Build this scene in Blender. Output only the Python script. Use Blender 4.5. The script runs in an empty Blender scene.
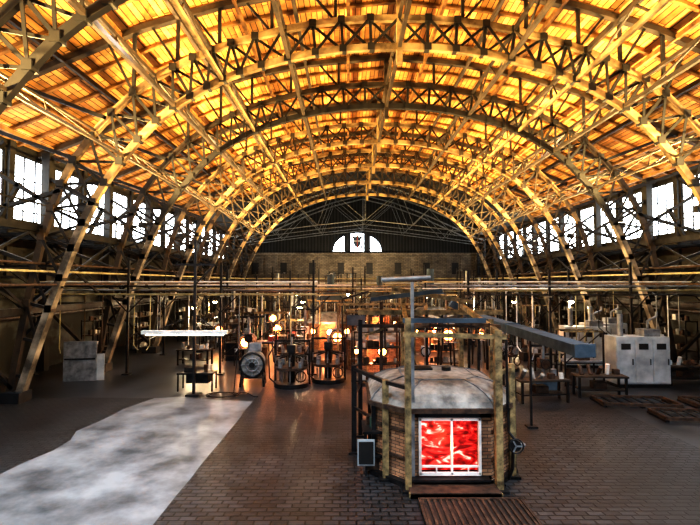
import bpy, math, random, bmesh
from mathutils import Vector, Matrix
random.seed(11)
R=random.random
def U(a,b): return a+(b-a)*random.random()
scene=bpy.context.scene
XC=2.0   # hall axis
# ---------------------------------------------------------------- materials
def newmat(name):
    m=bpy.data.materials.new(name); m.use_nodes=True
    nt=m.node_tree; b=nt.nodes['Principled BSDF']
    return m,nt,b
def setc(s,c): s.default_value=(c[0],c[1],c[2],1)
def noisy(name,c1,c2,scale=3,rough=0.7,metal=0,bump=0.2,stretch=(1,1,1),detail=6,p=(0.35,0.65),spec=0.5):
    m,nt,b=newmat(name); N=nt.nodes; L=nt.links
    tc=N.new('ShaderNodeTexCoord'); mp=N.new('ShaderNodeMapping'); mp.inputs['Scale'].default_value=stretch
    no=N.new('ShaderNodeTexNoise'); no.inputs['Scale'].default_value=scale; no.inputs['Detail'].default_value=detail; no.inputs['Roughness'].default_value=0.6
    cr=N.new('ShaderNodeValToRGB'); e=cr.color_ramp.elements
    e[0].position=p[0]; e[1].position=p[1]; e[0].color=(*c1,1); e[1].color=(*c2,1)
    L.new(tc.outputs['Object'],mp.inputs[0]); L.new(mp.outputs[0],no.inputs[0]); L.new(no.outputs[0],cr.inputs[0])
    L.new(cr.outputs[0],b.inputs['Base Color'])
    b.inputs['Roughness'].default_value=rough; b.inputs['Metallic'].default_value=metal; b.inputs['Specular IOR Level'].default_value=spec
    if bump:
        bp=N.new('ShaderNodeBump'); bp.inputs['Strength'].default_value=bump; bp.inputs['Distance'].default_value=0.02
        L.new(no.outputs[0],bp.inputs['Height']); L.new(bp.outputs[0],b.inputs['Normal'])
    return m
def emis(name,c,s):
    m,nt,b=newmat(name); setc(b.inputs['Base Color'],c); setc(b.inputs['Emission Color'],c); b.inputs['Emission Strength'].default_value=s
    return m
def bricky(name,c1,c2,mortar,w,h,ms=0.01,axes='XY',rough=0.8,bump=0.5,stain=0.5,off=0.5,stainscale=0.6,sp=(0.3,0.7),hi=1.25):
    m,nt,b=newmat(name); N=nt.nodes; L=nt.links
    tc=N.new('ShaderNodeTexCoord'); sx=N.new('ShaderNodeSeparateXYZ'); cb=N.new('ShaderNodeCombineXYZ')
    L.new(tc.outputs['Object'],sx.inputs[0])
    if axes=='XY': L.new(sx.outputs[0],cb.inputs[0]); L.new(sx.outputs[1],cb.inputs[1])
    if axes=='YX': L.new(sx.outputs[1],cb.inputs[0]); L.new(sx.outputs[0],cb.inputs[1])
    if axes in('wall','planksZ'):
        ge=N.new('ShaderNodeNewGeometry'); sn=N.new('ShaderNodeSeparateXYZ'); L.new(ge.outputs['True Normal'],sn.inputs[0])
        m1=N.new('ShaderNodeMath'); m1.operation='MULTIPLY'; L.new(sx.outputs[0],m1.inputs[0]); L.new(sn.outputs[1],m1.inputs[1])
        m2=N.new('ShaderNodeMath'); m2.operation='MULTIPLY'; L.new(sx.outputs[1],m2.inputs[0]); L.new(sn.outputs[0],m2.inputs[1])
        ad=N.new('ShaderNodeMath'); ad.operation='SUBTRACT'; L.new(m1.outputs[0],ad.inputs[0]); L.new(m2.outputs[0],ad.inputs[1])
        L.new(ad.outputs[0],cb.inputs[0 if axes=='wall' else 1]); L.new(sx.outputs[2],cb.inputs[1 if axes=='wall' else 0])
    br=N.new('ShaderNodeTexBrick'); br.offset=off
    br.inputs['Scale'].default_value=1; br.inputs['Brick Width'].default_value=w; br.inputs['Row Height'].default_value=h
    br.inputs['Mortar Size'].default_value=ms; br.inputs['Mortar Smooth'].default_value=0.2
    setc(br.inputs['Color1'],c1); setc(br.inputs['Color2'],c2); setc(br.inputs['Mortar'],mortar)
    L.new(cb.outputs[0],br.inputs['Vector'])
    no=N.new('ShaderNodeTexNoise'); no.inputs['Scale'].default_value=stainscale; no.inputs['Detail'].default_value=8; no.inputs['Roughness'].default_value=0.65
    L.new(tc.outputs['Object'],no.inputs[0])
    mr=N.new('ShaderNodeMapRange'); mr.inputs[1].default_value=sp[0]; mr.inputs[2].default_value=sp[1]; mr.inputs[3].default_value=1-stain; mr.inputs[4].default_value=hi
    L.new(no.outputs[0],mr.inputs[0])
    mx=N.new('ShaderNodeVectorMath'); mx.operation='SCALE'; L.new(br.outputs['Color'],mx.inputs[0]); L.new(mr.outputs[0],mx.inputs['Scale'])
    L.new(mx.outputs[0],b.inputs['Base Color']); b.inputs['Roughness'].default_value=rough
    bp=N.new('ShaderNodeBump'); bp.inputs['Strength'].default_value=bump; bp.inputs['Distance'].default_value=0.02; bp.invert=True
    L.new(br.outputs['Fac'],bp.inputs['Height']); L.new(bp.outputs[0],b.inputs['Normal'])
    return m
M={}
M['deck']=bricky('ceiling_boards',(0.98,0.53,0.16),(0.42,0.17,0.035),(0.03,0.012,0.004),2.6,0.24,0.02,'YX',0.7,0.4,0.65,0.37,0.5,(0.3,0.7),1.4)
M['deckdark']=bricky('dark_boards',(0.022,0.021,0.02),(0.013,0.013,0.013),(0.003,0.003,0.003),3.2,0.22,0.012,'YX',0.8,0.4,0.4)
M['timber']=noisy('cream_timber',(0.08,0.05,0.022),(0.48,0.34,0.16),0.9,0.65,0,0.2)
M['leg']=noisy('leg_timber',(0.05,0.04,0.03),(0.44,0.38,0.29),0.9,0.65,0,0.2,p=(0.4,0.66))
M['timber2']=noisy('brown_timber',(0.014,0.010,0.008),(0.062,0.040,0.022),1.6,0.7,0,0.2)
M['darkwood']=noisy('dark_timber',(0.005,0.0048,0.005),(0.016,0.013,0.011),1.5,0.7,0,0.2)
M['rafter']=noisy('rafter_wood',(0.10,0.045,0.014),(0.36,0.18,0.05),2,0.7,0,0.2)
M['iron']=noisy('dark_iron',(0.008,0.008,0.009),(0.028,0.026,0.026),4,0.5,0.5,0.15)
M['rust']=noisy('rusty_iron',(0.022,0.014,0.010),(0.095,0.055,0.035),5,0.7,0.3,0.3)
M['steel']=noisy('grey_steel',(0.10,0.11,0.12),(0.30,0.315,0.33),3,0.5,0.4,0.1)
M['bluegrey']=noisy('bluegrey_paint',(0.030,0.046,0.064),(0.070,0.100,0.13),2,0.8,0,0.1,spec=0.2)
M['lightgrey']=noisy('light_grey_enamel',(0.25,0.28,0.30),(0.50,0.54,0.56),1.2,0.5,0,0.05)
M['white']=noisy('white_paint',(0.50,0.50,0.48),(0.80,0.80,0.77),2,0.5,0,0.05)
M['yellow']=noisy('ochre_pipe_paint',(0.20,0.17,0.08),(0.50,0.45,0.26),2,0.5,0,0.05)
M['red']=noisy('red_paint',(0.22,0.03,0.02),(0.48,0.07,0.05),3,0.5,0,0.05)
M['green']=noisy('green_paint',(0.02,0.06,0.045),(0.05,0.13,0.09),3,0.5,0,0.05)
M['gold']=noisy('weathered_post',(0.06,0.045,0.022),(0.36,0.26,0.12),6,0.6,0.1,0.3)
M['dome']=noisy('refractory_plaster',(0.10,0.098,0.092),(0.34,0.33,0.30),2.5,0.85,0,0.5)
M['brick']=bricky('furnace_brick',(0.50,0.28,0.15),(0.26,0.13,0.07),(0.06,0.05,0.04),0.24,0.075,0.008,'wall',0.85,0.6,0.6,0.5,2)
M['wallbrick']=bricky('rear_wall_brick',(0.26,0.21,0.15),(0.15,0.12,0.09),(0.05,0.04,0.03),0.5,0.2,0.02,'wall',0.85,0.4,0.75,0.5,0.3)
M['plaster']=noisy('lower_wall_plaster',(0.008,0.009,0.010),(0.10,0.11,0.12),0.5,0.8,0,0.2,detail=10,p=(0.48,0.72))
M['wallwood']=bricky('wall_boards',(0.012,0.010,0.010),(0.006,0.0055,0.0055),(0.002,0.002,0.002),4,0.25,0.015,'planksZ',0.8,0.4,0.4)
M['concrete']=noisy('worn_concrete',(0.040,0.044,0.048),(0.21,0.225,0.235),0.8,0.40,0,0.12,detail=15,p=(0.34,0.64))
M['conc2']=noisy('dark_concrete',(0.006,0.0065,0.0075),(0.044,0.048,0.054),0.45,0.36,0,0.15,detail=14,p=(0.35,0.75))
M['paver']=bricky('brick_pavers',(0.036,0.036,0.039),(0.014,0.0145,0.016),(0.002,0.002,0.002),0.32,0.16,0.02,'XY',0.42,0.8,0.8,0.5,0.35,(0.3,0.7),1.6)
M['paver2']=bricky('block_pavers',(0.036,0.034,0.034),(0.014,0.0135,0.014),(0.002,0.002,0.002),0.26,0.13,0.018,'XY',0.42,0.6,0.8,0.5,0.3,(0.3,0.7),1.6)
M['glass']=emis('frosted_daylight_glass',(0.84,0.93,1.0),8)
M['lamp']=emis('lamp_tube',(1.0,0.93,0.75),5)
M['warmbulb']=emis('warm_bulb',(1.0,0.80,0.42),30)
M['glow']=emis('furnace_glow',(1.0,0.45,0.13),16)
m,nt,b=newmat('molten_red_glass'); N=nt.nodes; L=nt.links
tc=N.new('ShaderNodeTexCoord'); mp=N.new('ShaderNodeMapping'); mp.inputs['Scale'].default_value=(1.3,1.3,3.0)
no=N.new('ShaderNodeTexNoise'); no.inputs['Scale'].default_value=1.9; no.inputs['Detail'].default_value=3; no.inputs['Distortion'].default_value=1.2
cr=N.new('ShaderNodeValToRGB'); e=cr.color_ramp.elements
e[0].position=0.36; e[0].color=(0.06,0.0,0.0,1); e[1].position=0.68; e[1].color=(1,0.70,0.55,1)
x=e.new(0.48); x.color=(0.36,0.006,0.006,1); x=e.new(0.58); x.color=(0.80,0.05,0.035,1)
L.new(tc.outputs['Object'],mp.inputs[0]); L.new(mp.outputs[0],no.inputs[0]); L.new(no.outputs[0],cr.inputs[0])
L.new(cr.outputs[0],b.inputs['Emission Color']); b.inputs['Emission Strength'].default_value=1.3; setc(b.inputs['Base Color'],(0.1,0,0))
M['molten']=m
# ---------------------------------------------------------------- mesh builder
class MB:
    def __init__(s): s.v=[];s.f=[];s.m=[];s.sm=[];s.mats=[]
    def mi(s,k):
        if k not in s.mats: s.mats.append(k)
        return s.mats.index(k)
    def add(s,vs,fs,k,smooth=False):
        o=len(s.v); i=s.mi(k); s.v+= [tuple(p) for p in vs]
        for f in fs: s.f.append([q+o for q in f]); s.m.append(i); s.sm.append(smooth)
    def beam(s,a,b,w,h,k,up=(0,0,1)):
        a=Vector(a);b=Vector(b);d=(b-a)
        if d.length<1e-5:return
        d.normalize(); up=Vector(up)
        if abs(d.dot(up))>0.98: up=Vector((0,1,0)) if abs(d.y)<0.9 else Vector((1,0,0))
        x=d.cross(up).normalized()*w/2; y=x.cross(d).normalized()*h/2
        vs=[p+sx*x+sy*y for p in(a,b) for sx,sy in((-1,-1),(1,-1),(1,1),(-1,1))]
        s.add(vs,[(3,2,1,0),(4,5,6,7),(0,1,5,4),(1,2,6,5),(2,3,7,6),(3,0,4,7)],k)
    def box(s,c,sz,k,rz=0):
        cx,cy,cz=c;a,b_,h=sz[0]/2,sz[1]/2,sz[2]/2;co,si=math.cos(rz),math.sin(rz)
        vs=[(cx+x*co-y*si,cy+x*si+y*co,cz+z) for z in(-h,h) for x,y in((-a,-b_),(a,-b_),(a,b_),(-a,b_))]
        s.add(vs,[(3,2,1,0),(4,5,6,7),(0,1,5,4),(1,2,6,5),(2,3,7,6),(3,0,4,7)],k)
    def cyl(s,a,b,r,k,n=12,r2=None,cap=True):
        a=Vector(a);b=Vector(b);d=(b-a).normalized();r2=r if r2 is None else r2
        u=d.orthogonal().normalized();w=d.cross(u)
        vs=[];
        for p,rr in((a,r),(b,r2)):
            for i in range(n):
                t=2*math.pi*i/n; vs.append(p+(u*math.cos(t)+w*math.sin(t))*rr)
        s.add(vs,[(i,(i+1)%n,n+(i+1)%n,n+i) for i in range(n)],k,True)
        if cap: s.add(vs,[tuple(range(n-1,-1,-1)),tuple(range(n,2*n))],k)
    def tube(s,pts,r,k,n=8):
        for a,b in zip(pts[:-1],pts[1:]): s.cyl(a,b,r,k,n)
    def lathe(s,c,prof,k,n=20,axis='z'):
        vs=[]
        for r,z in prof:
            for i in range(n):
                t=2*math.pi*i/n; p=(r*math.cos(t),r*math.sin(t),z)
                if axis=='y': p=(p[0],p[2],p[1])
                if axis=='x': p=(p[2],p[0],p[1])
                vs.append((c[0]+p[0],c[1]+p[1],c[2]+p[2]))
        fs=[(j*n+i,j*n+(i+1)%n,(j+1)*n+(i+1)%n,(j+1)*n+i) for j in range(len(prof)-1) for i in range(n)]
        s.add(vs,fs,k,True)
    def prism(s,poly,z0,z1,k,top=None,poly2=None):
        n=len(poly);p2=poly2 or poly
        vs=[(x,y,z0) for x,y in poly]+[(x,y,z1) for x,y in p2]
        s.add(vs,[(i,(i+1)%n,n+(i+1)%n,n+i) for i in range(n)]+[tuple(range(n-1,-1,-1))],k)
        s.add(vs,[tuple(range(n,2*n))],top or k)
    def ring(s,c,Rr,r,k,axis='y',n=24,m=8):
        vs=[]
        for i in range(n):
            t=2*math.pi*i/n
            for j in range(m):
                q=2*math.pi*j/m; a=(Rr+r*math.cos(q)); p=(a*math.cos(t),a*math.sin(t),r*math.sin(q))
                if axis=='y': p=(p[0],p[2],p[1])
                if axis=='x': p=(p[2],p[0],p[1])
                vs.append((c[0]+p[0],c[1]+p[1],c[2]+p[2]))
        s.add(vs,[(i*m+j,((i+1)%n)*m+j,((i+1)%n)*m+(j+1)%m,i*m+(j+1)%m) for i in range(n) for j in range(m)],k,True)
    def build(s,name,origin=(0,0,0),rz=0,mesh=None):
        me=bpy.data.meshes.new(name)
        me.from_pydata(s.v,[],s.f); 
        for k in s.mats: me.materials.append(M[k])
        me.polygons.foreach_set('material_index',s.m); me.polygons.foreach_set('use_smooth',s.sm)
        me.update()
        bm=bmesh.new(); bm.from_mesh(me); bmesh.ops.recalc_face_normals(bm,faces=bm.faces); bm.to_mesh(me); bm.free()
        ob=bpy.data.objects.new(name,me); scene.collection.objects.link(ob); ob.location=origin; ob.rotation_euler=(0,0,rz)
        return ob
def inst(ob,name,loc,rz=0):
    o=bpy.data.objects.new(name,ob.data); scene.collection.objects.link(o); o.location=loc; o.rotation_euler=(0,0,rz); return o
def cat(P,t):
    n=len(P)-1; x=min(max(t,0),0.99999)*n; i=int(x); f=x-i
    p0=Vector(P[max(i-1,0)]);p1=Vector(P[i]);p2=Vector(P[i+1])
    p3=Vector(P[min(i+2,n)]) if i+2<=n else Vector((-P[n-1][0],P[n-1][1]))
    return 0.5*((2*p1)+(p2-p0)*f+(2*p0-5*p1+4*p2-p3)*f*f+(3*p1-p0-3*p2+p3)*f**3)
IN=[(14.4,0),(13.4,3.2),(12.3,6.3),(11.2,8.5),(9.4,10.7),(7.6,11.95),(5.8,12.75),(3,13.45),(0,13.65)]
OUT=[(14.75,0),(14.2,3.4),(13.5,6.8),(12.4,9.4),(10.3,11.8),(8.2,13.1),(6.1,13.9),(3.1,14.6),(0,14.8)]
DECK=[(18,11.2),(16,12.0),(13,13.3),(10,14.6),(7,15.5),(4,16.1),(0,16.5)]
def deckz(d):
    d=abs(d)
    for (a,za),(b,zb) in zip(DECK[:-1],DECK[1:]):
        if b<=d<=a: return zb+(za-zb)*(d-b)/(a-b)
    return 11.2
# ---------------------------------------------------------------- trusses
def make_truss(kc,kw,kleg,kin=None):
    b=MB(); n=22; kin=kin or kc
    for sg in(-1,1):
        pi=[cat(IN,i/n) for i in range(n+1)]; po=[cat(OUT,i/n) for i in range(n+1)]
        P=lambda p,y=0:(sg*p[0],y,p[1])
        for i in range(n):
            leg=pi[i][1]<7.5
            b.beam(P(pi[i]),P(pi[i+1]),0.26,0.30 if leg else 0.20,kleg if leg else kin,up=(0,1,0))
            b.beam(P(po[i]),P(po[i+1]),0.24,0.18,'timber2' if leg else kc,up=(0,1,0))
            for yy in(-0.09,0.09):
                if i>1:
                    a,c=(pi[i],po[i+1]) if yy<0 else (po[i],pi[i+1])
                    b.beam(P(a,yy),P(c,yy),0.10,0.04,kw,up=(0,1,0))
            if i>0: b.beam(P(pi[i]),P(po[i]),0.11,0.12,kw,up=(0,1,0))
            if i>2:
                for q in (pi[i],po[i]): b.box((sg*q[0],0,q[1]),(0.27,0.3,0.27),kw if not leg else 'timber2')
        b.box((sg*14.58,0,0.2),(0.9,0.7,0.4),'conc2')
        b.beam((sg*17.5,0,0),(sg*17.5,0,11.1),0.4,0.4,'darkwood')
        for (a,c) in [((13.6,6.6),(17.5,6.6)),((14.0,5.2),(17.5,6.5)),((13.0,8.0),(17.5,6.7)),((13.3,7.4),(17.5,9.9)),
                      ((14.2,3.4),(17.5,6.5)),((14.2,3.4),(17.5,3.4)),((14.6,0.5),(17.5,3.3)),((12.4,9.2),(17.5,11.0)),((11.3,10.8),(15,12.2)),((15.5,6.6),(14.6,8.3)),((15.2,9.9),(17.4,8.2))]:
            b.beam((sg*a[0],0,a[1]),(sg*c[0],0,c[1]),0.14,0.18,'darkwood',up=(0,1,0))
        for (a,za),(c,zc) in zip(DECK[:-1],DECK[1:]):
            b.beam((sg*a,0,za-0.22),(sg*c,0,zc-0.22),0.22,0.26,'timber2',up=(0,1,0))
        for t in(0.5,0.6,0.7,0.8,0.9):
            q=cat(OUT,t); b.beam((sg*q[0],0,q[1]),(sg*q[0],0,deckz(q[0])-0.2),0.12,0.12,kw)
            b.beam((sg*q[0],0,q[1]),(sg*(q[0]+1.0),0,deckz(q[0]+1.0)-0.3),0.09,0.09,kw)
    b.beam((0,0,13.0),(0,0,16.3),0.22,0.28,kc)
    return b
TY=[5.4+6*i for i in range(8)]
t_light=None
for i,y in enumerate(TY):
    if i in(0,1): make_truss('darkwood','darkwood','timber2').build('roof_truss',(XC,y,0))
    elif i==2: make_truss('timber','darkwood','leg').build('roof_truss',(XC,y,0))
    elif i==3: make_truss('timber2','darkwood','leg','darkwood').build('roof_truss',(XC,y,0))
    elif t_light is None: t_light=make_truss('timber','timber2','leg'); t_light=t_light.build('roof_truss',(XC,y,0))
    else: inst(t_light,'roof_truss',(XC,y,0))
Y0,Y1=-6,47.4
for t in(0.42,0.55,0.68,0.82,1.0):
    for sg in((-1,1) if t<1 else (1,)):
        b=MB(); a=cat(IN,t); c=cat(OUT,t)
        k='timber' if t in(0.68,) else 'timber2'; s=0.6 if t<0.5 else 1
        b.beam((sg*a[0],Y0,a[1]),(sg*a[0],Y1,a[1]),0.13*s,0.15*s,k); b.beam((sg*c[0],Y0,c[1]),(sg*c[0],Y1,c[1]),0.12*s,0.14*s,'timber2')
        y=-0.6; f=0
        while y<Y1-1:
            p,q=(a,c) if f else (c,a)
            b.beam((sg*p[0],y,p[1]),(sg*q[0],y+1.5,q[1]),0.06*s,0.07*s,'timber2'); y+=1.5; f=1-f
        b.build('roof_purlin',(XC,0,0))
# ceiling
b=MB()
prof=[(-d,z) for d,z in DECK]+[(d,z) for d,z in DECK[::-1][1:]]
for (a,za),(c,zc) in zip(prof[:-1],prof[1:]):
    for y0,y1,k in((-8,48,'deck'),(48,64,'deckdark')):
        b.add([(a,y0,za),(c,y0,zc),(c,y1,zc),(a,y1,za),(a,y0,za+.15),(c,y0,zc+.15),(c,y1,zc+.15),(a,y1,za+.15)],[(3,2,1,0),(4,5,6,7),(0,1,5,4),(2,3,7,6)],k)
b.build('ceiling',(XC,0,0))
b=MB()
y=-5.1
while y<47:
    for (a,za),(c,zc) in zip(prof[:-1],prof[1:]): b.beam((a,y,za-0.09),(c,y,zc-0.09),0.12,0.16,'rafter',up=(0,1,0))
    y+=1.5
for d in(2,4.2,6.4,8.6,10.8,13,15.2,17.2):
    for sg in(-1,1): b.beam((sg*d,Y0,deckz(d)-0.24),(sg*d,48,deckz(d)-0.24),0.14,0.2,'timber2' if d in(4.2,8.6,13) else 'rafter')
b.build('ceiling_rafters',(XC,0,0))
# ---------------------------------------------------------------- walls
WH=18.0
wn=1
wy=[-1.1+3*i for i in range(21)]
for sg,nm in((-1,'left'),(1,'right')):
    b=MB(); x=sg*(WH+0.15); hw=1.2
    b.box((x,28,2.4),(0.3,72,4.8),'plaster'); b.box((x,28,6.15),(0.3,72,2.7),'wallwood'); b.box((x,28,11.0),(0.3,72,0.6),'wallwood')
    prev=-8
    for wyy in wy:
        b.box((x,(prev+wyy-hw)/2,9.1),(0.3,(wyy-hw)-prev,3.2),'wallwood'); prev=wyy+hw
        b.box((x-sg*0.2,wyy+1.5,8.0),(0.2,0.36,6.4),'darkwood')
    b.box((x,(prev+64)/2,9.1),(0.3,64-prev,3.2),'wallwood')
    b.build('wall_'+nm,(XC,0,0))
    for wyy in wy:
        w=MB(); w.box((0,0,0),(0.06,2*hw,3.2),'glass')
        for zz in(-1.57,-0.5,0.5,1.57): w.box((-sg*0.05,0,zz),(0.1,2*hw,0.05),'iron')
        for yy in(-hw+.03,-0.4,0.4,hw-.03): w.box((-sg*0.05,yy,0),(0.1,0.05,3.2),'iron')
        w.build('window_%d'%wn,(XC+x,wyy,9.1)); wn+=1
b=MB()
poly=[(18.3,0),(18.3,11.3)]+[(d,z) for d,z in DECK[1:]]+[(-d,z) for d,z in DECK[::-1][1:-1]]+[(-18.3,11.3),(-18.3,0)]
vs=[(x,0,z) for x,z in poly]+[(x,0.3,z) for x,z in poly]; n=len(poly)
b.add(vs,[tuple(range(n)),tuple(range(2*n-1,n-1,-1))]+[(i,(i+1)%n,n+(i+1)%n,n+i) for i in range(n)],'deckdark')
b.box((0,-0.1,4.2),(36,0.2,8.4),'wallbrick')
for i in range(-8,9): b.box((i*2.0,-0.28,4.2),(0.45,0.2,8.4),'wallbrick')
b.box((0,-0.3,8.4),(36,0.4,0.35),'wallbrick'); b.box((0,-0.3,5.2),(36,0.3,0.2),'wallbrick')
for i in range(-8,8,2): b.box((i*2.0+1,-0.22,6.4),(0.9,0.06,1.6),'darkwood')
b.build('wall_back',(XC,64,0))
w=MB()
def arcpane(x0,x1,Rr):
    pts=[(x0,0)]; pts.append((x1,0))
    for i in range(9):
        xx=x1+(x0-x1)*i/8; pts.append((xx,math.sqrt(max(Rr*Rr-xx*xx,0.0))*0.78))
    return pts
for x0,x1 in((-3.5,-1.75),(1.75,3.5),(-1.0,1.0)):
    pts=arcpane(x0,x1,3.5); n=len(pts)
    w.add([(x,0,z) for x,z in pts],[tuple(range(n))],'glass')
    w.tube([(x,-0.06,z) for x,z in pts]+[(pts[0][0],-0.06,pts[0][1])],0.09,'iron',6)
for xx in(-0.5,0.5): w.beam((xx,-0.06,0),(xx,-0.06,2.6),0.07,0.08,'iron')
for zz in(0.6,2.1): w.beam((-1,-0.06,zz),(1,-0.06,zz),0.06,0.08,'iron')
sh=[(-0.5,2.1),(0.5,2.1),(0.5,1.2),(0.3,0.8),(0,0.55),(-0.3,0.8),(-0.5,1.2)]
w.add([(x,-0.12,z) for x,z in sh],[tuple(range(7))],'bluegrey')
w.box((0,-0.14,1.4),(0.12,0.03,1.3),'red'); w.box((0,-0.14,1.55),(0.85,0.03,0.12),'white')
for s in(-1,1): w.tube([(s*0.5,-0.12,0.5),(s*0.8,-0.12,1.1),(s*0.72,-0.12,1.8),(s*0.4,-0.12,2.3)],0.1,'rust',6)
w.box((0,-0.12,2.25),(0.4,0.03,0.22),'yellow')
w.build('window_%d'%wn,(1.3,63.85,8.7))
for yy in(52,56,60,62.8):
    g=MB()
    pts=[(-16,9.9),(-12,11.7),(-8,13.5),(-4,15.0),(0,16),(4,15.0),(8,13.5),(12,11.7),(16,9.9)]
    for p,q in zip(pts[:-1],pts[1:]): g.beam((p[0],0,p[1]),(q[0],0,q[1]),0.14,0.16,'steel',up=(0,1,0))
    low=[(-16,9.6),(-11,10.3),(-5.5,11.0),(0,11.6),(5.5,11.0),(11,10.3),(16,9.6)]
    for p,q in zip(low[:-1],low[1:]): g.beam((p[0],0,p[1]),(q[0],0,q[1]),0.08,0.08,'steel',up=(0,1,0))
    for (a,za) in low[1:-1]:
        for (c,zc) in pts:
            if abs(a-c)<4.6: g.beam((a,0,za),(c,0,zc),0.05,0.05,'steel',up=(0,1,0))
    for sg in(-1,1): g.beam((sg*16,0,0),(sg*16,0,9.9),0.3,0.3,'iron')
    g.build('gable_truss',(XC,yy,0))
# ---------------------------------------------------------------- floor
b=MB()
def quad(x0,x1,y0,y1,z,k):
    b.add([(x0,y0,z),(x1,y0,z),(x1,y1,z),(x0,y1,z)],[(0,1,2,3)],k)
b.box((XC,28,-0.15),(36.6,72,0.3),'conc2')
quad(-3.6,9.5,-8,26,0.006,'paver')
left=[(-8.0,-8),(-8.2,4)]+[(-8.0+0.12*math.sin(i*1.7)+U(-.1,.1),6+i*0.8) for i in range(14)]+[(-7.5,17.9)]
b.add([(-16,-8,0.006)]+[(x,y,0.006) for x,y in left]+[(-16,18.2,0.006)],[tuple(range(len(left)+2))],'paver2')
right=[(-3.6,17.4)]+[(-3.6+U(-.02,.02),17-0.8*i) for i in range(14)]+[(-3.6,-8)]
pp=left+[(-6.5,18.1),(-5.2,17.7)]+right
b.add([(x,y,0.008) for x,y in pp],[tuple(range(len(pp)))],'concrete')
b.build('floor',(0,0,0))
for sg in(-1,1):
    b=MB()
    for x,z,k in((13.9,6.55,'iron'),(17.0,6.55,'iron'),(14.3,3.4,'iron')):
        b.beam((sg*x,-6,z),(sg*x,56,z),0.18,0.26,k)
    for i in range(len(TY)-1):
        y0,y1=TY[i],TY[i+1]
        for x,za,zb in((14.2,3.5,6.4),(17.2,3.7,6.5)):
            b.beam((sg*x,y0,za),(sg*x,y1,zb),0.07,0.1,'iron'); b.beam((sg*x,y1,za),(sg*x,y0,zb),0.07,0.1,'iron')
        for j in range(6): b.beam((sg*15.0,y0+j,6.45),(sg*17.2,y0+j,6.45),0.1,0.1,'iron')
        for j in range(4): b.beam((sg*13.9,y0+1.5*j,6.7),(sg*13.9,y0+1.5*j,7.5),0.04,0.04,'iron')
    b.beam((sg*13.9,-6,7.5),(sg*13.9,56,7.5),0.05,0.05,'iron'); b.beam((sg*13.9,-6,7.1),(sg*13.9,56,7.1),0.04,0.04,'iron')
    for x,z,k in((13.4,4.9,'yellow'),(13.6,5.2,'rust'),(13.0,4.4,'rust'),(16.8,5.4,'steel'),(16.9,2.9,'steel')):
        b.cyl((sg*x,-6,z),(sg*x,56,z),0.045,k,8)
    for y in TY:
        b.beam((sg*12.8,y,4.3),(sg*17.4,y,4.3),0.08,0.08,'iron'); b.beam((sg*13.2,y,5.1),(sg*17.4,y,5.1),0.08,0.08,'iron')
    b.build('side_gallery',(XC,0,0))
# ---------------------------------------------------------------- pipe racks
def pipe_rack(x0,x1,y,z,ks,nm='overhead_pipe_rack',post=4.0):
    b=MB()
    L=x1-x0
    for i,k in enumerate(ks):
        b.cyl((0,(i%2)*0.3,z+0.2*i),(L,(i%2)*0.3,z+0.2*i),U(0.03,0.05),k,8)
    n=max(2,int(L/post)+1)
    for j in range(n):
        x=0.2+(L-0.4)*j/(n-1)
        b.beam((x,0.15,0),(x,0.15,z+0.22*len(ks)+U(0.2,0.9)),0.1,0.1,'iron')
        b.beam((x,-0.2,z-0.1),(x,0.6,z-0.1),0.08,0.08,'iron')
        b.beam((x,0.15,z-0.9),(x+0.8,0.15,z-0.08),0.05,0.05,'iron'); b.beam((x,0.15,z-0.9),(x-0.8 if x>1 else x,0.15,z-0.08),0.05,0.05,'iron')
        b.box((x,0.15,0.03),(0.35,0.35,0.06),'iron')
        for _ in range(4):
            xx=x+U(0.3,3.5)
            if xx<L and R()<0.6:
                k=random.choice(['yellow','steel','rust','iron','white']); zb=U(0.4,2.6); b.tube([(xx,0.15,z),(xx,0.15,zb),(xx+U(-.4,.4),-0.2,zb-0.2)],0.025,k,6)
    b.build(nm,(x0,y,0))
for a in [(-15.5,-1.5,22.3,3.9,['yellow','steel','iron','white']),(5.5,17.5,21.5,3.9,['iron','yellow','steel','white']),
          (-15.5,0.5,28.3,3.7,['yellow','rust','yellow','white']),(4.5,18,27.6,4.1,['white','steel','yellow']),
          (-15,17,34.4,3.8,['yellow','white','steel']),(-15,18,40.2,4.2,['yellow','white','rust','yellow']),(-14,17,46.3,4.0,['steel','yellow','white'])]:
    pipe_rack(*a)
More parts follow.
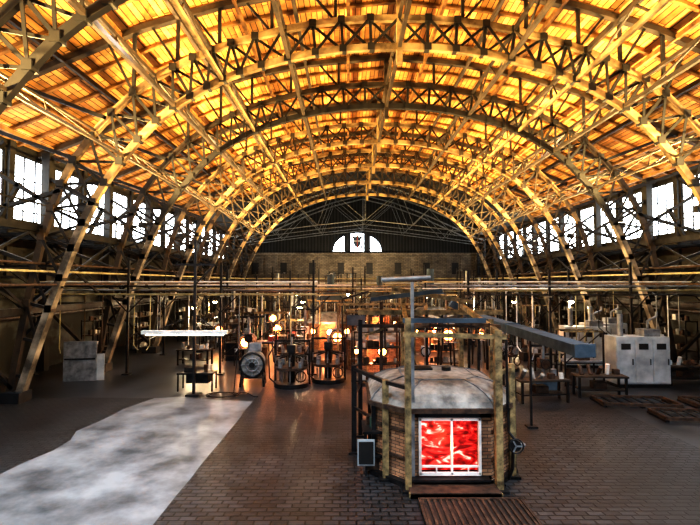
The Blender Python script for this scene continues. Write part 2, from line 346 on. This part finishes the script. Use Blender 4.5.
# ---------------------------------------------------------------- main furnace
def furnace():
    b=MB(); h=1.6; f=0.92
    oc=[(-f,-h),(f,-h),(h,-f),(h,f),(f,h),(-f,h),(-h,f),(-h,-f)]
    sc=lambda s:[(x*s,y*s) for x,y in oc]
    b.prism(sc(1.08),0,0.12,'iron')
    for i in range(1,8):
        a=oc[i];c=oc[(i+1)%8]
        b.add([(a[0],a[1],.12),(c[0],c[1],.12),(c[0],c[1],1.62),(a[0],a[1],1.62)],[(0,1,2,3)],'brick')
    for x in(-0.80,0.80): b.box((x,-h+0.15,0.87),(0.24,0.3,1.5),'brick')
    b.box((0,-h+0.15,1.56),(1.84,0.3,0.12),'iron'); b.box((0,-h+0.15,0.17),(1.84,0.3,0.1),'iron')
    b.box((0,-h+0.28,0.86),(1.36,0.04,1.22),'molten')
    for x in(-0.66,0.66): b.box((x,-h-0.02,0.88),(0.06,0.08,1.22),'white')
    b.box((0.04,-h-0.02,0.88),(0.045,0.08,1.22),'white')
    for z in(0.28,1.47): b.box((0,-h-0.02,z),(1.36,0.08,0.06),'white')
    b.box((0,-h-0.02,0.44),(1.3,0.06,0.035),'white')
    for x in(-0.3,0.4): b.beam((x,-h-0.04,0.3),(x,-h-0.04,0.44),0.03,0.03,'white')
    b.box((0,-h-0.10,0.2),(1.7,0.24,0.05),'iron'); b.box((0,-h-0.30,0.06),(1.9,0.6,0.12),'rust'); b.box((0,-h-0.55,0.05),(1.95,0.1,0.1),'gold')
    b.prism(sc(1.10),1.62,1.72,'rust')
    r=[(1.06,1.72),(1.02,1.84),(0.92,1.98),(0.76,2.10),(0.55,2.18),(0.3,2.21)]
    for (s0,z0),(s1,z1) in zip(r[:-1],r[1:]):
        b.prism(sc(s0),z0,z1,'dome',poly2=sc(s1))
    for i in range(8):
        pts=[(oc[i][0]*s*1.005,oc[i][1]*s*1.005,z+0.01) for s,z in r[:5]]
        for p,q in zip(pts[:-1],pts[1:]): b.beam(p,q,0.04,0.03,'steel')
    o2=sc(0.56)
    for i in range(8): b.beam((*o2[i],2.18),(*o2[(i+1)%8],2.18),0.04,0.03,'steel')
    b.box((-0.3,0.3,2.23),(0.5,0.4,0.05),'iron'); b.cyl((0.3,0.1,2.15),(0.3,0.1,2.30),0.12,'iron',12)
    for (x,y) in oc[2:]:
        b.beam((x*1.03,y*1.03,0),(x*1.03,y*1.03,1.7),0.1,0.1,'iron')
    for z in(0.6,1.2):
        for i in range(1,8):
            a=oc[i];c=oc[(i+1)%8]; b.beam((a[0]*1.02,a[1]*1.02,z),(c[0]*1.02,c[1]*1.02,z),0.04,0.06,'rust')
    return b
FX,FY=2.15,11.55
b=furnace()
def P(X,Y,Z): return (X-FX,Y-FY,Z)
def post(X,Y,z,k,w=0.13): b.beam(P(X,Y,0),P(X,Y,z),w,w,k); b.box((X-FX,Y-FY,0.03),(w*2.2,w*2.2,0.06),'iron')
post(1.20,9.7,3.72,'gold',0.13); post(3.16,9.7,3.45,'gold',0.15); post(0.76,10.3,2.25,'gold',0.14); post(3.70,10.4,2.6,'gold',0.13)
post(0.06,11.9,2.3,'iron',0.13); post(0.26,13.2,3.4,'iron',0.12); post(4.15,13.3,3.4,'gold',0.12); post(1.34,9.95,4.5,'steel',0.07); post(3.30,9.95,3.4,'steel',0.06)
post(1.55,13.5,4.3,'gold',0.12); post(3.3,13.5,4.0,'gold',0.12); post(2.3,13.7,3.6,'iron',0.08); post(0.9,13.5,3.9,'rust',0.1)
def bm_(p,q,w,h,k): b.beam(P(*p),P(*q),w,h,k)
bm_((1.1,9.7,3.66),(2.9,9.7,3.66),0.12,0.10,'bluegrey'); bm_((1.1,9.7,3.36),(3.35,9.7,3.30),0.1,0.1,'gold')
bm_((1.20,9.7,3.5),(1.55,13.4,3.8),0.1,0.12,'gold'); bm_((3.16,9.7,3.4),(3.3,13.4,3.8),0.1,0.12,'gold')
bm_((0.2,13.3,3.6),(4.5,13.3,3.6),0.12,0.14,'gold'); bm_((0.3,13.3,3.2),(4.3,13.3,3.2),0.1,0.1,'rust'); bm_((0.4,13.4,2.9),(2.3,13.4,3.6),0.06,0.06,'gold'); bm_((2.3,13.4,3.6),(4.2,13.4,2.9),0.06,0.06,'gold')
bm_((0.76,10.3,2.2),(1.20,9.7,2.2),0.08,0.08,'iron'); bm_((0.76,10.3,2.2),(0.06,11.9,2.2),0.08,0.08,'iron')
bm_((0.76,10.3,1.2),(0.06,11.9,1.2),0.06,0.06,'iron'); bm_((0.06,11.9,1.5),(0.26,13.2,1.5),0.06,0.06,'iron')
bm_((3.70,10.4,2.5),(3.16,9.7,2.5),0.08,0.08,'gold'); bm_((3.70,10.4,2.45),(4.15,13.3,2.45),0.08,0.08,'iron')
bm_((1.34,9.95,3.5),(3.2,13.2,3.5),0.06,0.08,'rust'); bm_((3.3,9.95,3.5),(1.5,13.2,3.5),0.06,0.08,'rust')
bm_((0.55,12.9,4.0),(2.6,12.9,4.25),0.26,0.12,'bluegrey'); bm_((1.2,13.3,4.3),(3.6,13.3,3.9),0.12,0.12,'gold')
b.cyl(P(0.65,9.95,4.55),P(1.75,9.95,4.6),0.055,'steel',10)
b.cyl(P(1.34,9.95,4.4),P(1.9,13.3,4.4),0.05,'gold',8)
for X in(1.7,2.1,2.6,3.0): b.cyl(P(X,9.75,3.6),P(X,9.75,U(2.9,3.2)),0.015,'iron',6)
for X in(1.0,1.9,2.7,3.7): b.cyl(P(X,13.3,3.6),P(X,13.3,U(2.3,3.0)),0.03,random.choice(['iron','gold','rust']),6)
b.tube([P(3.42,9.9,3.3),P(3.44,9.9,1.2),P(3.6,9.8,1.0)],0.03,'iron')
b.cyl(P(3.54,9.85,0.95),P(3.54,9.72,0.95),0.12,'iron',18); b.ring(P(3.54,9.70,0.95),0.15,0.018,'iron','y'); b.tube([P(3.54,9.9,0.95),P(3.54,9.95,0.4),P(3.5,10.1,0.1)],0.04,'iron')
for i in range(3):
    t=i*2.1; b.beam(P(3.54,9.70,0.95),P(3.54+0.15*math.cos(t),9.70,0.95+0.15*math.sin(t)),0.02,0.03,'steel')
b.cyl(P(3.8,9.9,0.9),P(3.54,9.9,0.95),0.04,'steel',8)
b.box(P(0.52,10.9,0.45),(0.5,0.9,0.06),'iron'); b.box(P(0.52,10.9,0.25),(0.4,0.7,0.3),'rust'); 
for dx in(-0.2,0.2):
    for dy in(-0.4,0.4): b.beam(P(0.52+dx,10.9+dy,0),P(0.52+dx,10.9+dy,1.0),0.04,0.04,'iron')
b.box(P(0.52,10.9,1.0),(0.55,0.95,0.05),'iron'); b.cyl(P(0.52,10.8,1.03),P(0.52,10.8,1.25),0.1,'green',12); b.box(P(0.45,11.1,1.12),(0.2,0.25,0.2),'rust')
b.box(P(0.32,10.45,0.55),(0.4,0.03,0.6),'lightgrey'); b.box(P(0.32,10.42,0.55),(0.34,0.03,0.5),'darkwood')
b.build('glass_melting_furnace',(FX+0.1,FY+0.3,0))
b=MB()
b.box((0,0,0.02),(2.05,1.4,0.02),'darkwood')
for i in range(17): b.box((-0.98+i*0.1225,0,0.045),(0.05,1.36,0.03),'rust')
for y in(-0.69,0.69): b.box((0,y,0.05),(2.1,0.05,0.05),'rust')
for x in(-1.04,1.04): b.box((x,0,0.05),(0.05,1.4,0.05),'rust')
b.build('floor_grate',(2.5,8.85,0))
b=MB()
b.beam((5.35,20,3.05),(5.85,11.3,2.8),0.5,0.28,'bluegrey')
b.beam((5.33,20.1,3.05),(5.35,19.9,3.05),0.6,0.36,'bluegrey'); b.beam((5.84,11.4,2.8),(5.85,11.3,2.8),0.55,0.33,'bluegrey')
b.beam((5.60,15.7,2.93),(5.61,15.6,2.93),0.55,0.33,'bluegrey')
b.beam((5.68,14.3,0),(5.68,14.3,2.75),0.06,0.06,'iron'); b.beam((5.4,19,0),(5.4,19,2.9),0.1,0.1,'iron'); b.beam((5.35,19.6,3.0),(4.4,19.6,3.6),0.3,0.3,'bluegrey')
b.box((5.68,14.3,0.03),(0.3,0.3,0.06),'iron')
b.build('ventilation_duct',(0,0,0))
# ---------------------------------------------------------------- secondary furnaces
def furnace2(h=1.5,ht=2.2,hood=True):
    b=MB(); n=8
    oc=[(h*math.cos(math.pi/8+i*math.pi/4)*1.08,h*math.sin(math.pi/8+i*math.pi/4)*1.08) for i in range(8)]
    b.prism(oc,0,ht*0.72,'brick'); b.prism([(x*1.06,y*1.06) for x,y in oc],ht*0.72,ht*0.78,'steel')
    b.prism(oc,ht*0.78,ht,'dome',poly2=[(x*.5,y*.5) for x,y in oc])
    for i,(x,y) in enumerate(oc):
        b.beam((x*1.04,y*1.04,0),(x*1.04,y*1.04,ht+0.9),0.09,0.09,'gold' if i%2 else 'rust')
        x2,y2=oc[(i+1)%8]; mx,my=(x+x2)/2,(y+y2)/2; d=Vector((mx,my,0)).normalized()
        p=Vector((mx,my,ht*0.5)); b.cyl(p+d*0.02,p+d*0.1,0.26,'iron',14)
        if i%2==0 or i==5: b.cyl(p+d*0.1,p+d*0.12,0.19,'glow',14)
        b.beam((x*1.04,y*1.04,ht+0.85),(x2*1.04,y2*1.04,ht+0.85),0.08,0.1,'gold')
        b.beam((mx*1.25,my*1.25,ht*0.3),(mx*1.02,my*1.02,ht*0.3),0.3,0.05,'steel')
    if hood:
        b.lathe((0,0,ht),[(h*0.8,0.7),(h*0.45,1.2),(0.25,1.5),(0.25,2.6)],'bluegrey',16)
    else:
        b.tube([(-2.0,-0.5,0),(-2.0,-0.5,3.6),(-0.6,-0.5,4.0)],0.05,'iron'); b.beam((-2.2,-1.9,3.4),(2.2,-1.9,3.4),0.1,0.12,'gold'); b.beam((-2.2,-1.9,0),(-2.2,-1.9,3.4),0.1,0.1,'gold'); b.beam((2.2,-1.9,0),(2.2,-1.9,3.4),0.1,0.1,'gold')
        b.box((-1.3,-1.9,2.6),(0.9,0.1,0.5),'bluegrey'); b.beam((-1.3,-1.9,2.8),(-1.3,-1.9,3.4),0.04,0.04,'iron')
    return b
for (x,y,hh,ht) in((1.7,24.6,1.7,2.1),(5.6,31,1.6,2.8),(-1.2,31.8,1.5,2.4),(2.6,37.6,1.5,2.4)):
    furnace2(hh,ht,y!=24.6).build('pot_furnace',(x,y,0),0.0)
def point(x,y,z,e,c=(1,0.32,0.13)):
    l=bpy.data.lights.new('glow','POINT'); l.energy=e; l.color=c; l.shadow_soft_size=0.1
    o=bpy.data.objects.new('warm_glow_light',l); scene.collection.objects.link(o); o.location=(x,y,z)
GH=[(-5.6,25.6,1.2),(-4.7,31.0,1.4),(7.3,26.0,1.6),(10.0,30.5,1.5),(-8.6,31.2,1.3),(-0.6,26.2,1.4),(9.2,36.6,1.7),(-6.0,37.2,1.6),(4.9,22.9,1.9)]  # glowing burners added to bring more red-orange into the mid hall
for x,y,z in GH:
    b=MB()
    b.cyl((0,-0.5,z),(0,0.6,z),0.42,'rust',20); b.ring((0,-0.5,z),0.38,0.05,'iron','y'); b.cyl((0,-0.5,z),(0,-0.53,z),0.24,'glow',16); b.ring((0,-0.2,z),0.43,0.03,'steel','y'); b.ring((0,0.3,z),0.43,0.03,'steel','y')
    for sx in(-0.35,0.35):
        for sy in(-0.35,0.45): b.beam((sx,sy,0),(sx*0.8,sy,z-0.2),0.07,0.07,'iron')
    b.beam((-0.3,-0.35,z-0.4),(0.3,-0.35,z-0.4),0.06,0.06,'iron'); b.beam((-0.3,0.45,z-0.4),(0.3,0.45,z-0.4),0.06,0.06,'iron')
    b.cyl((0,0.3,z+0.35),(0,0.3,z+1.2),0.1,'steel',10); b.beam((-0.5,-0.9,0),(-0.5,-0.9,z-0.3),0.05,0.05,'iron'); b.beam((0.5,-0.9,0),(0.5,-0.9,z-0.3),0.05,0.05,'iron'); b.beam((-0.5,-0.9,z-0.3),(0.5,-0.9,z-0.3),0.05,0.05,'steel')
    b.build('added_glow_furnace',(x,y,0)); point(x,y-0.85,z,70,(1,0.36,0.14))
# ---------------------------------------------------------------- machines
def press():
    b=MB()
    b.cyl((0,0,0),(0,0,0.18),0.75,'iron',20); b.cyl((0,0,0.18),(0,0,1.5),0.16,'iron',14)
    b.cyl((0,0,0.75),(0,0,0.85),0.7,'rust',20)
    for i in range(8):
        t=i*math.pi/4; c,s=math.cos(t),math.sin(t)
        b.cyl((0.6*c,0.6*s,0.85),(0.6*c,0.6*s,1.1),0.09,'steel' if i%2 else 'rust',10); b.beam((0.1*c,0.1*s,1.35),(0.7*c,0.7*s,1.25),0.05,0.06,'iron'); b.cyl((0.68*c,0.68*s,1.3),(0.68*c,0.68*s,0.95),0.03,'steel',8)
        b.cyl((0.5*c,0.5*s,0.2),(0.5*c,0.5*s,0.75),0.03,'steel',6)
    b.box((0,0,1.62),(0.36,0.36,0.3),'iron'); b.cyl((0,0,1.77),(0,0,2.1),0.05,'steel',10)
    b.beam((-0.75,0.35,0),(-0.75,0.35,1.9),0.09,0.09,'iron'); b.beam((0.75,0.35,0),(0.75,0.35,1.9),0.09,0.09,'iron'); b.beam((-0.8,0.35,1.9),(0.8,0.35,1.9),0.09,0.09,'iron')
    b.ring((0.45,-0.5,0.5),0.22,0.025,'rust','y'); b.tube([(-0.75,0.35,1.8),(-1.0,0,1.3),(-0.9,-0.3,0.4),(-0.6,-0.5,0.2)],0.03,'iron')
    return b
for x,y,r in((-2.45,20.0,0),(-0.9,20.9,0.0),(-3.0,24.2,0.2),(8.0,23.6,0.4)): press().build('glass_press_machine',(x,y,0),r)
b=MB()
b.cyl((0,-0.35,0.95),(0,0.5,0.95),0.52,'dome',28); b.ring((0,-0.36,0.95),0.5,0.05,'iron','y'); b.ring((0,-0.38,0.95),0.27,0.03,'steel','y'); b.cyl((0,-0.45,0.95),(0,-0.3,0.95),0.12,'iron',14)
for i in range(8):
    t=i*math.pi/4; b.beam((0.12*math.cos(t),-0.39,0.95+0.12*math.sin(t)),(0.5*math.cos(t),-0.37,0.95+0.5*math.sin(t)),0.05,0.04,'steel')
for sx in(-0.5,0.5):
    for sy in(-0.3,0.45): b.beam((sx,sy,0),(sx*0.85,sy,0.75),0.08,0.08,'iron')
    b.beam((sx,-0.3,0.1),(sx,0.45,0.1),0.08,0.08,'iron')
b.box((0,0.1,0.42),(1.0,0.9,0.1),'rust'); b.box((0.1,0.1,1.65),(0.5,0.4,0.35),'steel'); b.cyl((0,0.1,1.4),(0,0.1,1.6),0.1,'steel',10)
b.build('rotary_drum_machine',(-4.15,20.1,0),0.1)
b=MB()
b.beam((0,0,0),(0,0,6.2),0.1,0.1,'iron'); b.box((0,0,0.03),(0.5,0.5,0.06),'iron')
b.box((-0.35,-0.1,2.5),(3.4,0.22,0.14),'white'); b.cyl((-1.9,-0.12,2.40),(1.2,-0.12,2.40),0.03,'lamp',8)
b.tube([(0,0,3.2),(-1.4,-0.1,2.6)],0.02,'iron'); b.tube([(0,0,3.2),(0.9,-0.1,2.6)],0.02,'iron'); b.beam((-0.8,0,5.2),(0.8,0,5.2),0.06,0.08,'iron'); b.beam((0,0,4.4),(0.8,0,5.2),0.05,0.05,'iron')
b.build('work_light_stand',(-6.15,18.4,0))
b=MB()
b.box((0,0,0.72),(1.5,0.7,0.06),'iron'); b.box((0.05,0.05,0.5),(0.9,0.5,0.38),'iron')
for sx in(-0.7,0.7):
    for sy in(-0.3,0.3): b.beam((sx,sy,0),(sx,sy,0.72),0.05,0.05,'iron')
b.box((-0.3,0,0.85),(0.4,0.35,0.2),'iron'); b.cyl((0.35,0,0.75),(0.35,0,1.05),0.08,'rust',12)
b.build('work_table',(-6.3,19.3,0))
b=MB()
pts=[(0.45*math.cos(t*0.5)*(1+0.02*t),0.4*math.sin(t*0.5),0.04) for t in range(30)]
b.tube(pts,0.02,'iron',6)
pts=[(0.45+i*0.15,0.35*math.sin(i*0.7),0.04) for i in range(8)]; b.tube(pts,0.02,'iron',6)
b.tube([(0.4,0.3,0.04),(0.4,0.6,0.9),(0.45,0.8,2.0)],0.02,'iron',6)
b.build('hose_coil',(-5.0,18.3,0))
# clutter generators -------------------------------------------------
def shelf():
    b=MB(); w,d,h=U(1.4,2.4),0.6,U(1.8,2.6); 
    for sx in(-w/2,w/2):
        for sy in(-d/2,d/2): b.beam((sx,sy,0),(sx,sy,h),0.06,0.06,'iron')
    for i in range(4):
        z=0.15+i*(h-0.2)/3; b.box((0,0,z),(w,d,0.04),random.choice(['timber2','rust','iron'])); x=-w/2+0.15
        while x<w/2-0.2:
            s=U(0.12,0.32)
            if R()<0.75:
                k=random.choice(['white','steel','rust','rust','dome','iron','iron','timber2','lightgrey'])
                if R()<0.5: b.box((x+s/2,0,z+0.02+s/2),(s*0.85,0.3,s),k)
                else: b.cyl((x+s/2,0,z+0.02),(x+s/2,0,z+0.02+s),s*0.4,k,10)
            x+=s
    return b
def bench():
    b=MB(); w=U(1.4,2.0)
    b.box((0,0,0.82),(w,0.75,0.07),'timber2')
    for sx in(-w/2+.08,w/2-.08):
        for sy in(-0.3,0.3): b.beam((sx,sy,0),(sx,sy,0.8),0.08,0.08,'iron')
    b.box((0,0,0.3),(w-0.2,0.6,0.04),'iron')
    for i in range(5):
        x=-w/2+0.25+i*(w-0.5)/4; k=random.choice(['white','steel','lightgrey','rust','dome'])
        if R()<0.5: b.cyl((x,U(-.2,.2),0.855),(x,U(-.2,.2),U(1.0,1.3)),0.08,k,10)
        else: b.box((x,U(-.2,.2),0.95),(0.22,0.2,0.2),k)
    b.box((0,0.1,0.45),(0.5,0.4,0.26),'rust')
    return b
def cabinet(k='lightgrey'):
    b=MB(); b.box((0,0,0.05),(0.9,0.5,0.1),'iron'); b.box((0,0,1.0),(1.0,0.55,1.8),k)
    for sx in(-0.25,0.25):
        b.box((sx,-0.29,1.0),(0.46,0.02,1.7),k); b.box((sx*0.3,-0.31,1.0),(0.03,0.03,0.2),'iron'); b.box((sx,-0.305,1.5),(0.12,0.01,0.12),'red')
    return b
def control():
    b=MB(); b.box((0,0,0.08),(2.2,0.9,0.16),'iron'); b.box((0,0,1.15),(2.3,0.9,2.0),'lightgrey')
    for i in range(3):
        x=-0.76+i*0.76; b.box((x,-0.47,1.15),(0.70,0.03,1.85),'lightgrey'); b.box((x+0.28,-0.5,1.1),(0.03,0.03,0.25),'iron'); b.box((x,-0.49,1.75),(0.4,0.02,0.25),'darkwood')
    b.cyl((-0.7,0,2.15),(-0.7,0,3.1),0.12,'steel',12); b.box((0.5,0,2.3),(0.7,0.6,0.3),'steel'); b.tube([(0.5,0,2.4),(0.5,0,2.8),(0.9,0,3.0),(0.9,0,3.2)],0.05,'steel')
    return b
def pole_machine():
    b=MB(); h=U(1.8,3.0)
    b.box((0,0,0.25),(0.9,0.7,0.5),random.choice(['iron','iron','rust','bluegrey'])); b.cyl((0,0,0.5),(0,0,h),0.07,'steel',10)
    b.box((0,0,h*0.6),(0.4,0.35,0.4),random.choice(['rust','steel','lightgrey','iron'])); b.beam((-0.6,0,h),(0.8,0,h),0.08,0.1,'iron'); b.cyl((0.7,0,h),(0.7,0,h-0.7),0.04,'yellow',8)
    b.ring((0,-0.3,h*0.6),0.2,0.025,'iron','y'); b.tube([(-0.5,0,h),(-0.6,0.1,h*0.5),(-0.3,0.2,0.4)],0.03,'rust'); b.cyl((0.3,-0.3,0.5),(0.3,-0.3,0.9),0.12,'steel',12)
    return b
def fan():
    b=MB(); b.box((0,0,0.04),(0.6,0.5,0.08),'iron'); b.beam((0,0,0),(0,0,1.5),0.07,0.07,'iron'); b.ring((0,-0.15,1.75),0.38,0.03,'iron','y'); b.ring((0,-0.15,1.75),0.22,0.015,'iron','y')
    b.cyl((0,-0.2,1.75),(0,0.15,1.75),0.1,'steel',12)
    for i in range(5):
        t=i*1.2566; b.beam((0.05*math.cos(t),-0.15,1.75+0.05*math.sin(t)),(0.34*math.cos(t),-0.12,1.75+0.34*math.sin(t)),0.03,0.14,'steel',up=(0,1,0))
    return b
def cyls():
    b=MB(); 
    for i in range(3):
        k=random.choice(['rust','bluegrey','green','rust'])
        b.lathe((i*0.3-0.3,0,0),[(0.0,0),(0.12,0),(0.12,1.2),(0.06,1.38),(0.03,1.42),(0.03,1.52),(0,1.52)],k,12)
    b.box((0,0.17,0.9),(1.0,0.04,0.06),'iron'); b.box((0,0,0.02),(1.0,0.4,0.03),'iron'); b.beam((0.45,0.17,0),(0.45,0.17,0.93),0.04,0.04,'iron'); b.beam((-0.45,0.17,0),(-0.45,0.17,0.93),0.04,0.04,'iron'); return b
def frame_stand():
    b=MB(); w,h=U(1.2,2.0),U(1.9,3.4)
    for sx in(-w/2,w/2):
        for sy in(-0.4,0.4): b.beam((sx,sy,0),(sx,sy,h),0.06,0.06,'iron')
    for sy in(-0.4,0.4): b.beam((-w/2,sy,h),(w/2,sy,h),0.07,0.07,'gold'); b.beam((-w/2,sy,1.0),(w/2,sy,1.0),0.05,0.05,'iron'); b.beam((-w/2,sy,1.0),(w/2,sy,h),0.04,0.04,'iron')
    for i in range(5):
        x=-w/2+0.2+i*(w-0.4)/4; b.cyl((x,0,h),(x,0,h-U(0.4,1.2)),0.03,random.choice(['yellow','steel','rust']),8)
    b.beam((-w/2,0,h),(w/2,0,h),0.05,0.05,'iron')
    b.box((0,0,1.05),(w,0.75,0.06),'steel'); b.box((0.1,0,1.23),(0.5,0.4,0.3),random.choice(['red','dome','rust'])); b.cyl((-w*0.25,0,0),(-w*0.25,0,0.7),0.22,'rust',14)
    return b
def tower():
    b=MB(); w=U(0.7,1.1); h=U(3.6,5.6)
    for sx in(-w/2,w/2):
        for sy in(-w/2,w/2): b.beam((sx,sy,0),(sx,sy,h),0.06,0.06,'iron')
    z=0.3
    while z<h-0.9:
        for s in(-w/2,w/2):
            b.beam((-w/2,s,z),(w/2,s,z+0.9),0.035,0.035,'rust'); b.beam((s,-w/2,z),(s,w/2,z+0.9),0.035,0.035,'rust'); b.beam((-w/2,s,z),(w/2,s,z),0.04,0.04,'rust')
        z+=0.9
    b.box((0,0,h),(w+0.3,w+0.3,0.06),'iron'); b.cyl((0,0,h),(0,0,h-1.2),0.12,'steel',10); b.beam((-w/2,0,h-1.2),(w/2,0,h-1.2),0.08,0.08,'iron'); b.box((0,0,0.5),(w*0.7,w*0.7,1.0),random.choice(['rust','bluegrey','iron']))
    return b
gens=[('storage_shelf',shelf),('workbench',bench),('lathe_machine',pole_machine),('industrial_fan',fan),('gas_cylinders',cyls),('drying_frame',frame_stand),('tool_cabinet',cabinet),('lattice_tower',tower),('control_cabinet',control)]
wts=[3,2,4,1,1,4,0.15,3.5,0.15]
occ=[(1.7,24.3,2.8),(5.6,31,2.6),(-1.2,31.8,2.4),(2.6,37.6,2.4),(-2.45,20,1.2),(-0.9,20.9,1.2),(-3,24.2,1.2),(8,23.6,1.2),(-4.15,20.1,1.1),(-6.15,18.4,1.2),(-6.5,19.3,1.0),(5.35,19,1.0),(-11.9,21,1.2)]+[(x,y-0.2,0.9) for x,y,z in GH]
def place(nm,x,y,rz=0):
    fn=dict(gens)[nm]; fn().build(nm,(x,y,0),rz); occ.append((x,y,1.3))
for nm,x,y,rz in [('workbench',7.3,17.4,0.1),('industrial_fan',6.7,19.8,0.2),('lathe_machine',8.2,19.3,0),('drying_frame',10.2,20.2,0),('workbench',9.9,18.1,-0.1),('control_cabinet',12.6,20.0,0),
                  ('tool_cabinet',15.2,23.0,0),('control_cabinet',12.6,24.4,-0.1),('control_cabinet',14.6,26.2,0),('workbench',14.9,20.2,0),('control_cabinet',17.75,20.6,0)]:
    place(nm,x,y,rz)
tries=0;cnt=0
racky=[22.3,21.5,28.3,27.6,34.4,40.2,46.3]
while cnt<150 and tries<14000:
    tries+=1
    y=U(20.5,50); x=U(-14.8,18.8)
    dx=abs(x-XC)
    if 11.6<dx<15.6 or dx>16.0: continue
    if -11.5<x<-7 and y<24.5 : continue
    if 10.5<x<14 and y<19: continue
    if any(abs(y-r-0.15)<1.0 for r in racky): continue
    if any(abs(y-t)<0.9 and dx>12 for t in TY): continue
    if any((x-a)**2+(y-c)**2<(r+0.7)**2 for a,c,r in occ): continue
    nm=random.choices(gens,wts)[0][0]; rz=U(-0.3,0.3)
    if dx>12: nm='storage_shelf'; rz=math.pi/2
    place(nm,x,y,rz); cnt+=1
for x,y,w,d in((10.6,17.0,2.6,1.2),(11.6,15.2,2.6,1.1),(13.3,16.8,1.6,1.2)):
    b=MB()
    for sy in(-d/2,d/2): b.box((0,sy,0.12),(w,0.07,0.1),'rust')
    for sx in(-w/2,w/2): b.box((sx,0,0.12),(0.07,d,0.1),'rust')
    n=7
    for i in range(1,n): b.box((-w/2+w*i/n,0,0.10),(0.08,d,0.04),'iron')
    for sx in(-w/2,0,w/2): b.box((sx,0,0.035),(0.12,d,0.07),'iron')
    b.build('metal_pallet',(x,y,0),-0.1)
b=MB(); b.box((0,0,0.9),(1.4,0.06,1.8),'steel'); b.box((0,-0.05,1.0),(1.3,0.02,0.06),'iron'); b.box((0.8,0.1,0.6),(0.4,0.05,1.2),'lightgrey'); b.build('sheet_metal_panel',(-12.2,21.0,0),0.15)
# pendant lamps hung from the pipe racks
for x,y,z in((-4.5,40.2,4.2),(-1.6,46.3,4.0),(-9.5,28.3,3.7),(-3.0,28.3,3.7),(7.2,27.6,4.1),(12.5,34.4,3.8),(9.5,40.2,4.2),(-10,34.4,3.8),(-3.4,34.4,3.8),(13.5,27.6,4.1),(4,46.3,4.0),(-7,46.3,4.0),(8,46.3,4.0),(0,40.2,4.2)):
    b=MB(); b.cyl((0,0,0.35),(0,0,0.70),0.015,'iron',6); b.lathe((0,0,0),[(0.28,0),(0.2,0.12),(0.07,0.25),(0.05,0.38),(0,0.38)],'iron',14); b.lathe((0,0,0),[(0,-0.16),(0.13,-0.1),(0.16,0.0),(0.09,0.07),(0,0.1)],'warmbulb',12)
    b.build('pendant_lamp',(x,y,z-0.75))
    l=bpy.data.lights.new('lamp','POINT'); l.energy=240; l.color=(1,0.78,0.48); l.shadow_soft_size=0.12
    o=bpy.data.objects.new('pendant_lamp_light',l); scene.collection.objects.link(o); o.location=(x,y,z-1.08)
# ---------------------------------------------------------------- lights
def spot(nm,loc,tgt,e,c,ang,rad=0.3,blend=0.6):
    l=bpy.data.lights.new(nm,'SPOT'); l.energy=e; l.color=c; l.spot_size=math.radians(ang); l.spot_blend=blend; l.shadow_soft_size=rad
    o=bpy.data.objects.new(nm,l); scene.collection.objects.link(o); o.location=loc
    o.rotation_euler=(Vector(tgt)-Vector(loc)).to_track_quat('-Z','Y').to_euler(); return o
fl=MB(); fl.box((0,0,0),(0.4,0.25,0.3),'iron'); fl.box((0,0,0.16),(0.36,0.2,0.02),'lamp'); fl.beam((0,0,-0.27),(0,0,0),0.05,0.05,'iron')
flo=None
for y in(2.4,8.4,14.4,20.4,26.4,32.4,38.4,44.4):
    for sg in(-1,1):
        x=XC+sg*13.9; z=7.8
        if flo is None: flo=fl.build('floodlight',(x,y,z))
        else: inst(flo,'floodlight',(x,y,z))
        spot('uplight',(x,y,z+0.35),(XC-sg*1,y+0.5,16),19000,(1.0,0.69,0.27),100,0.2,0.8)
for x,y,e in((-6,4,8000),(2,3,4500),(9,4,7500),(-6,12.5,6500),(10,12,4500),(2,19,2500),(-7,24,1800),(11,24,4000)):  # cool fill spots added high under the roof to brighten the floor, no fixtures
    spot('floor_fill_spot',(x,y,12.3),(x,y+2.5,0),e,(0.72,0.86,1.0),90,0.8,0.9)
for x in(-3,1.3,5.5):  # warm spots without fixtures, added to brighten the rear wall
    spot('rear_wall_fill',(x,57,4.5),(x,64,6.5),1100,(1.0,0.80,0.50),120,0.2)
point(FX+.1,FY-1.48,0.9,14)
for x,y,z,e in((1.2,22.0,1.3,120),(5.2,28.7,1.6,300),(-1.4,29.6,1.5,240),(-4.5,27,1.5,140),(-2.2,25.9,1.4,100),(2.4,35.4,1.5,300)): point(x,y,z,e)  # some stand clear of any furnace, added for red tint in the mid hall
w=bpy.data.worlds.new('World'); scene.world=w; w.use_nodes=True
w.node_tree.nodes['Background'].inputs[0].default_value=(0.66,0.82,1.0,1); w.node_tree.nodes['Background'].inputs[1].default_value=0.7
c=bpy.data.cameras.new('camera'); c.lens=456/700*36; c.sensor_width=36; c.clip_end=300
o=bpy.data.objects.new('camera',c); scene.collection.objects.link(o); o.location=(0,0,4.5)
o.rotation_euler=(math.radians(90+2.45),0,math.radians(-0.25)); scene.camera=o
scene.view_settings.view_transform='Standard'
try: scene.view_settings.look='High Contrast'
except Exception as ex: print(ex)
scene.view_settings.exposure=0.1
